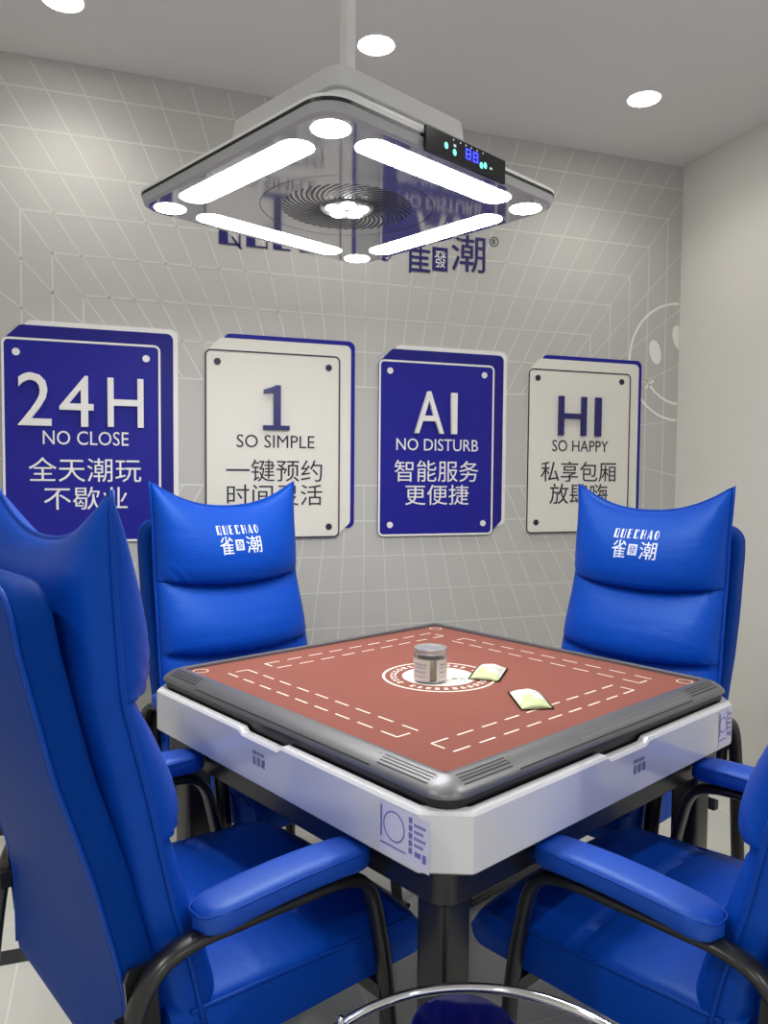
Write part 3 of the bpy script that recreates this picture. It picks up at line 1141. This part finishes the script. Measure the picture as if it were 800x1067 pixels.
def make_back_cushion():
    bm = BM()
    nu = 44
    us = [math.sin(PI / 2 * (-1 + 2 * i / nu)) * 0.35 + (-1 + 2 * i / nu) * 0.65 for i in range(nu + 1)]
    segs = [(lambda u: 0.44, z2s, 16), (z2s, z1s, 20), (z1s, ztop, 30)]
    rowsF = []
    for si, (lo, hi, n) in enumerate(segs):
        for k in range(n + (1 if si == 2 else 0)):
            t = k / n
            t = 0.5 - 0.5 * math.cos(PI * t) if si else t
            rowsF.append((lo, hi, t))
    F, Bk = [], []
    for r, (lo, hi, t) in enumerate(rowsF):
        fr, bk = [], []
        for i, u in enumerate(us):
            z = lo(u) + (hi(u) - lo(u)) * t
            hw = interp(z, HWT)
            yf = cush_front(u, min(z + 1e-6, hi(u)) if t < 1 else hi(u))
            edge = i in (0, nu) or r == len(rowsF) - 1
            if edge:
                yf = yw(interp(z, SEAM))
            v = bm.verts.new((u * hw, yf, z))
            fr.append(v)
            if edge:
                bk.append(v)
            else:
                tt = (z - 0.44) / (ztop(u) - 0.44)
                th = 0.062 * max(0.0, 1 - abs(u) ** 6) ** 0.5 * max(0.0, 1 - tt ** 9) ** 0.5
                bk.append(bm.verts.new((u * hw, yw(interp(z, SEAM)) - th, z)))
        F.append(fr)
        Bk.append(bk)
    for a, b in zip(F, F[1:]):
        for i in range(nu):
            bm.faces.new((a[i], a[i + 1], b[i + 1], b[i]))
    for a, b in zip(Bk, Bk[1:]):
        for i in range(nu):
            vs = []
            for v in (a[i + 1], a[i], b[i], b[i + 1]):
                if v not in vs:
                    vs.append(v)
            if len(vs) >= 3:
                try:
                    bm.faces.new(vs)
                except ValueError:
                    pass
    for i in range(nu):                     # bottom
        vs = []
        for v in (F[0][i], Bk[0][i], Bk[0][i + 1], F[0][i + 1]):
            if v not in vs:
                vs.append(v)
        bm.faces.new(vs)
    return bm


def make_piping():
    bm = BM()
    path = []
    for k in range(24):
        z = 0.46 + (ztop(1) - 0.46) * k / 24
        path.append((interp(z, HWT) + 0.001, yw(interp(z, SEAM)), z))
    for k in range(31):
        u = 1 - 2 * k / 30
        z = ztop(u)
        path.append((u * (interp(z, HWT) + 0.001), yw(interp(z, SEAM)), z + 0.001))
    for k in range(24):
        z = ztop(1) - (ztop(1) - 0.46) * (k + 1) / 24
        path.append((-interp(z, HWT) - 0.001, yw(interp(z, SEAM)), z))
    tube(bm, path, 0.0042, n=8)
    return bm


SH = [(0.385, 0.822), (0.50, 0.823), (0.55, 0.827), (0.60, 0.838), (0.71, 0.867), (0.864, 0.915), (1.03, 0.953), (1.12, 0.966)]


def make_shell():
    bm = BM()
    rings = []
    zs = [0.385, 0.388, 0.395, 0.41] + [0.43 + 0.62 * k / 22 for k in range(23)] + [1.07, 1.085, 1.098, 1.108, 1.114, 1.117]
    for z in zs:
        hw = interp(z, [(0.385, 0.243), (0.75, 0.249), (1.05, 0.236), (1.117, 0.230)])
        for lim, r in ((1.117, 0.055),):
            d = lim - z
            if d < r:
                hw -= r - math.sqrt(max(0, r * r - (r - d) ** 2))
        d = z - 0.385
        if d < 0.025:
            hw -= 0.025 - math.sqrt(max(0, 0.025 ** 2 - (0.025 - d) ** 2))
        th = 0.027
        dd = min(1.117 - z, z - 0.385)
        if dd < 0.018:
            th *= 0.45 + 0.55 * math.sqrt(max(0, 1 - (1 - dd / 0.018) ** 2))
        c = yw(interp(z, SH))
        rings.append([(x, c + y, z) for x, y in rrect(hw, th, min(0.016, th * 0.9), 5)])
    loft(bm, rings)
    return bm


def make_shell_piping():
    bm = BM()
    for sgn in (-1,):
        path = []
        def pt(x, z):
            return (x, yw(interp(z, SH)) - 0.024, z)
        hw = lambda z: interp(z, [(0.385, 0.243), (0.75, 0.249), (1.05, 0.236), (1.117, 0.230)])
        for k in range(24):
            z = 0.40 + 0.66 * k / 23
            path.append(pt(hw(z) - 0.004, z))
        for k in range(1, 7):
            a = PI / 2 * k / 6
            path.append(pt(hw(1.06) - 0.054 + 0.05 * math.cos(a), 1.06 + 0.05 * math.sin(a)))
        L = len(path)
        path += [(-x, y, z) for x, y, z in reversed(path[:L])]
        tube(bm, path, 0.0032, n=6)
    return bm


def make_seat():
    bm = BM()
    nx, ny = 24, 44
    W0, W1 = 0.292, 0.790
    top, bot = [], []

    def zt(w):
        return 0.470 + 0.035 * (w - W0) / 0.538
    prof = []
    for k in range(ny + 1):
        w = W0 + (W1 - W0) * (k / ny) ** 1.25
        prof.append(w)
    for w in prof:
        a, b = [], []
        d = w - W0
        for i in range(nx + 1):
            u = -1 + 2 * i / nx
            u = math.sin(u * PI / 2) * 0.6 + u * 0.4
            e = max(0, 1 - abs(u) ** 7)
            z = zt(w) - 0.014 + 0.014 * e ** 0.5 + 0.012 * max(0, 1 - abs(u) ** 2.5)
            if d < 0.05:
                z -= 0.05 - math.sqrt(max(0, 0.05 ** 2 - (0.05 - d) ** 2))
            z -= 0.009 * math.exp(-((w - 0.505 + 0.01 * u) / 0.008) ** 2) * (0.5 + 0.5 * e)
            zb = 0.390 + 0.012 * (w - W0) / 0.5
            if d < 0.03:
                zb += 0.03 - math.sqrt(max(0, 0.03 ** 2 - (0.03 - d) ** 2))
            z = max(z, zb + 0.002)
            hw = 0.252
            a.append(bm.verts.new((u * hw, yw(w), z)))
            b.append(bm.verts.new((u * hw, yw(w), zb)))
        top.append(a)
        bot.append(b)
    for A, sgn in ((top, 1), (bot, -1)):
        for a, b in zip(A, A[1:]):
            for i in range(nx):
                f = (a[i], a[i + 1], b[i + 1], b[i])
                bm.faces.new(f if sgn > 0 else f[::-1])
    for i in range(nx):
        bm.faces.new((top[0][i], bot[0][i], bot[0][i + 1], top[0][i + 1]))
        bm.faces.new((top[-1][i], top[-1][i + 1], bot[-1][i + 1], bot[-1][i]))
    for k in range(len(prof) - 1):
        bm.faces.new((top[k][0], top[k + 1][0], bot[k + 1][0], bot[k][0]))
        bm.faces.new((top[k][nx], bot[k][nx], bot[k + 1][nx], top[k + 1][nx]))
    return bm


def make_arm(sgn):
    bm = BM()
    rings = []
    n = 30
    for k in range(n + 1):
        t = k / n
        w = 0.454 + 0.312 * t
        d = min(t, 1 - t) * 0.312
        e = 1.0
        if d < 0.04:
            e = math.sqrt(max(0.0, 1 - (1 - d / 0.04) ** 2)) * 0.94 + 0.06
        zc = 0.631 + 0.008 * math.sin(PI * t) - 0.004 * (t - 0.5)
        ring = []
        m = 24
        for q in range(m):
            a = 2 * PI * q / m
            cx, cz = math.cos(a), math.sin(a)
            x = 0.037 * e * math.copysign(abs(cx) ** 0.5, cx)
            z = (0.022 if cz > 0 else 0.020) * (0.35 + 0.65 * e) * math.copysign(abs(cz) ** 0.55, cz)
            ring.append((sgn * 0.271 + x, yw(w), zc + z))
        rings.append(ring)
    loft(bm, rings)
    return bm


def make_arm_seam(sgn):
    bm = BM()
    path = []
    for k in range(40):
        a = 2 * PI * k / 40
        cx, sy = math.cos(a), math.sin(a)
        w = 0.610 + 0.1550 * math.copysign(abs(sy) ** 0.45, sy)
        t = (w - 0.454) / 0.312
        zc = 0.631 + 0.008 * math.sin(PI * min(max(t, 0), 1)) - 0.004 * (t - 0.5)
        x = 0.0375 * math.copysign(abs(cx) ** 0.55, cx)
        path.append((sgn * 0.271 + x * 0.985, yw(w), zc + 0.013))
    tube(bm, path, 0.0016, n=6, closed=True)
    return bm


def make_side_frame(sgn):
    bm = BM()
    x = sgn * 0.274
    p = spline([(x, yw(0.375), 0.014), (x, yw(0.385), 0.10), (x, yw(0.405), 0.36), (x, yw(0.428), 0.50), (x, yw(0.452), 0.570), (x, yw(0.50), 0.598),
                (x, yw(0.60), 0.604), (x, yw(0.70), 0.606), (x, yw(0.765), 0.606), (x, yw(0.815), 0.592), (x, yw(0.848), 0.55), (x, yw(0.865), 0.47), (x, yw(0.885), 0.30), (x, yw(0.91), 0.06), (x, yw(0.912), 0.014)], 6)
    tube(bm, p, 0.019, 0.011, n=12, side=(1, 0, 0))
    # floor runner
    tube(bm, [(x, yw(0.34), 0.012), (x, yw(0.36), 0.012), (x, yw(0.90), 0.012), (x, yw(0.93), 0.012)], 0.019, 0.011, n=12, side=(1, 0, 0))
    return bm


def make_bracket(sgn):
    bm = BM()
    x0, x1 = (0.245, 0.252) if sgn > 0 else (-0.252, -0.245)
    pts = [(0.815, 0.590), (0.852, 0.590), (0.858, 0.575), (0.846, 0.45), (0.805, 0.45)]
    loft(bm, [[(x0 + sgn * 0.006, yw(w), z) for w, z in pts], [(x1 + sgn * 0.006, yw(w), z) for w, z in pts]])
    box(bm, min(x1, x1 + sgn * 0.03), max(x1, x1 + sgn * 0.03), yw(0.872), yw(0.852), 0.50, 0.53)
    return bm


CH = thing('armchair', 'x', 'chair', (0, 0, 0), 0, 'blue leather armchairs around the table')
back = obj('back_cushion', make_back_cushion(), MT['leather'], CH, True)
obj('piping', make_piping(), MT['piping'], back, True)
# embroidered logo following the curve of the head cushion
bm = BM()
deco_word(bm, 'QUECHAO', -0.082, 1.068, 0.0155, 0.028, 0.0238, 0.0065, 0.0016, -0.0008, 0)
for ch, x0, x1, z0, z1 in (('雀', -0.080, -0.030, 1.004, 1.062), ('潮', 0.020, 0.078, 1.006, 1.060)):
    merge(bm, text_bm(ch, x0, x1, z0, z1, 0.0008))
for (x0, x1, z0, z1) in ((-0.021, 0.010, 1.016, 1.050),):
    wslab(bm, [(x0, z0), (x1, z0), (x1, z1), (x0, z1)], -0.0008, 0)


def wrap_logo(bm, lift=0.0006):
    bmesh.ops.triangulate(bm, faces=bm.faces[:])
    bmesh.ops.subdivide_edges(bm, edges=[e for e in bm.edges if e.calc_length() > 0.02], cuts=2)
    for v in bm.verts:
        # seen from the front of the chair the writing runs from its right hand to its left
        x, z = -v.co.x * 0.9, 1.05 + (v.co.z - 1.045) * 0.92
        hw = interp(z, HWT)
        v.co = (x, cush_front(x / hw, z) + lift - v.co.y, z)
    return bm


obj('block_character', wrap_logo(text_bm('發', -0.018, 0.007, 1.020, 1.046, 0.0006), 0.0016), MT['piping'], back, label='blue character on the white block')
wrap_logo(bm)
obj('embroidered_logo', bm, MT['thread'], back, label='silver embroidered lettering')
shell = obj('back_shell', make_shell(), MT['leather_back'], CH, True, label='flat blue padded back board', auto=60)
obj('shell_piping', make_shell_piping(), MT['piping'], shell, True)
seat = obj('seat', make_seat(), MT['leather'], CH, True, auto=60)
for sgn in (-1, 1):
    bm = BM()
    tube(bm, [(sgn * 0.252, yw(0.76 - (0.76 - 0.335) * k / 20), 0.470 + 0.035 * ((0.76 - (0.76 - 0.335) * k / 20) - 0.292) / 0.538 - 0.012) for k in range(21)], 0.0035, n=6)
    obj('seat_piping', bm, MT['piping'], seat, True)
for sgn in (-1, 1):
    arm = obj('armrest', make_arm(sgn), MT['leather_arm'], CH, True)
    obj('armrest_seam', make_arm_seam(sgn), MT['piping'], arm, True)
    obj('side_frame', make_side_frame(sgn), MT['black_steel'], CH, True, label='black bent steel side frame', auto=50)
    br = obj('bracket', make_bracket(sgn), MT['black_steel'], CH)
    for zz in (0.48, 0.565):
        bm = BM()
        xx = sgn * 0.258
        loft(bm, [[(xx + sgn * d, yw(0.834) + r * math.cos(k * PI / 4), zz + r * math.sin(k * PI / 4)) for k in range(8)] for d, r in ((0, 0.008), (0.004, 0.007))])
        obj('screw', bm, MT['screw'], br)
bm = BM()
for w in (0.408, 0.760):
    box(bm, -0.272, 0.272, yw(w) - 0.011, yw(w) + 0.011, 0.36, 0.384)
obj('seat_rails', bm, MT['black_steel'], CH)


def place_chair(o, side, off, lab, dw=0.0, rot=0.0):
    """side: outward angle in table space (deg) on which the chair stands; off: sideways shift"""
    a = TR + math.radians(side)
    outv = Vector((math.cos(a), math.sin(a)))
    tang = Vector((-math.sin(a), math.cos(a)))
    p = Vector((TX, TY)) + outv * (0.62 + dw) + tang * off
    o.location = (p.x, p.y, 0)
    o.rotation_euler = (0, 0, a + PI / 2 + math.radians(rot))
    o['label'] = lab


def copy_tree(o, parent=None):
    c = o.copy(); COL.objects.link(c)
    if parent:
        c.parent = parent
    for ch in list(o.children):
        copy_tree(ch, c)
    return c


copies = [copy_tree(CH) for _ in range(3)]
place_chair(CH, 180, 0.0, 'blue leather armchair in the left foreground seen from behind')
place_chair(copies[0], 270, 0.042, 'blue leather armchair cut by the right edge of the photo, armrest in the foreground')
place_chair(copies[1], 90, 0.045, 'blue leather armchair facing us beyond the table, in front of the SO SIMPLE board')
place_chair(copies[2], 0, -0.035, 'blue leather armchair facing us below the HI SO HAPPY board, beside the right wall')

# ------------------------------------------------------------------ round chrome-ringed stand in the front corner
bx, by = 0.402, 0.757
st = thing('round_stand', 'round stand with a chrome gallery ring at the bottom edge of the photo', 'side table', (bx, by, 0))
RZ, RR = 0.50, 0.251
bm = BM(); tube(bm, [(RR * math.cos(k * PI / 36), RR * math.sin(k * PI / 36), RZ) for k in range(72)], 0.0075, n=10, closed=True)
obj('gallery_ring', bm, MT['chrome'], st, True, label='chrome ring')
bm = BM(); tube(bm, [((RR - 0.03) * math.cos(k * PI / 36), (RR - 0.03) * math.sin(k * PI / 36), RZ - 0.06) for k in range(72)], 0.004, n=8, closed=True)
obj('shelf_ring', bm, MT['chrome'], st, True)
for k in range(3):
    a = math.radians(118 + 120 * k)
    bm = BM(); tube(bm, [(RR * math.cos(a), RR * math.sin(a), RZ + 0.012), (RR * math.cos(a), RR * math.sin(a), RZ - 0.01), ((RR - 0.03) * math.cos(a), (RR - 0.03) * math.sin(a), RZ - 0.06), ((RR - 0.02) * math.cos(a), (RR - 0.02) * math.sin(a), 0.0)], 0.005, n=8)
    obj('leg', bm, MT['chrome'], st, True)
bm = BM()
tube(bm, [((RR - 0.035) * math.cos(k * PI / 36), (RR - 0.035) * math.sin(k * PI / 36), 0.09) for k in range(72)], 0.004, n=8, closed=True)
obj('lower_ring', bm, MT['chrome'], st, True)
bm = BM(); cyl(bm, 0, 0, 0.082, 0.094, RR - 0.035, 48)
obj('lower_shelf', bm, MT['bin_blue'], st, label='deep blue lower shelf')

bn = thing('blue_bin', 'deep blue round bin standing inside the chrome ring', 'bin', (bx + 0.040, by + 0.165, 0.094))
bm = BM(); lathe(bm, 0, 0, [(0.062, 0.0), (0.066, 0.003), (0.071, 0.400), (0.0725, 0.403), (0.0715, 0.4045), (0.0695, 0.402), (0.064, 0.006), (0.001, 0.005)], 40)
obj('bin_body', bm, MT['bin_blue'], bn, True, auto=60)
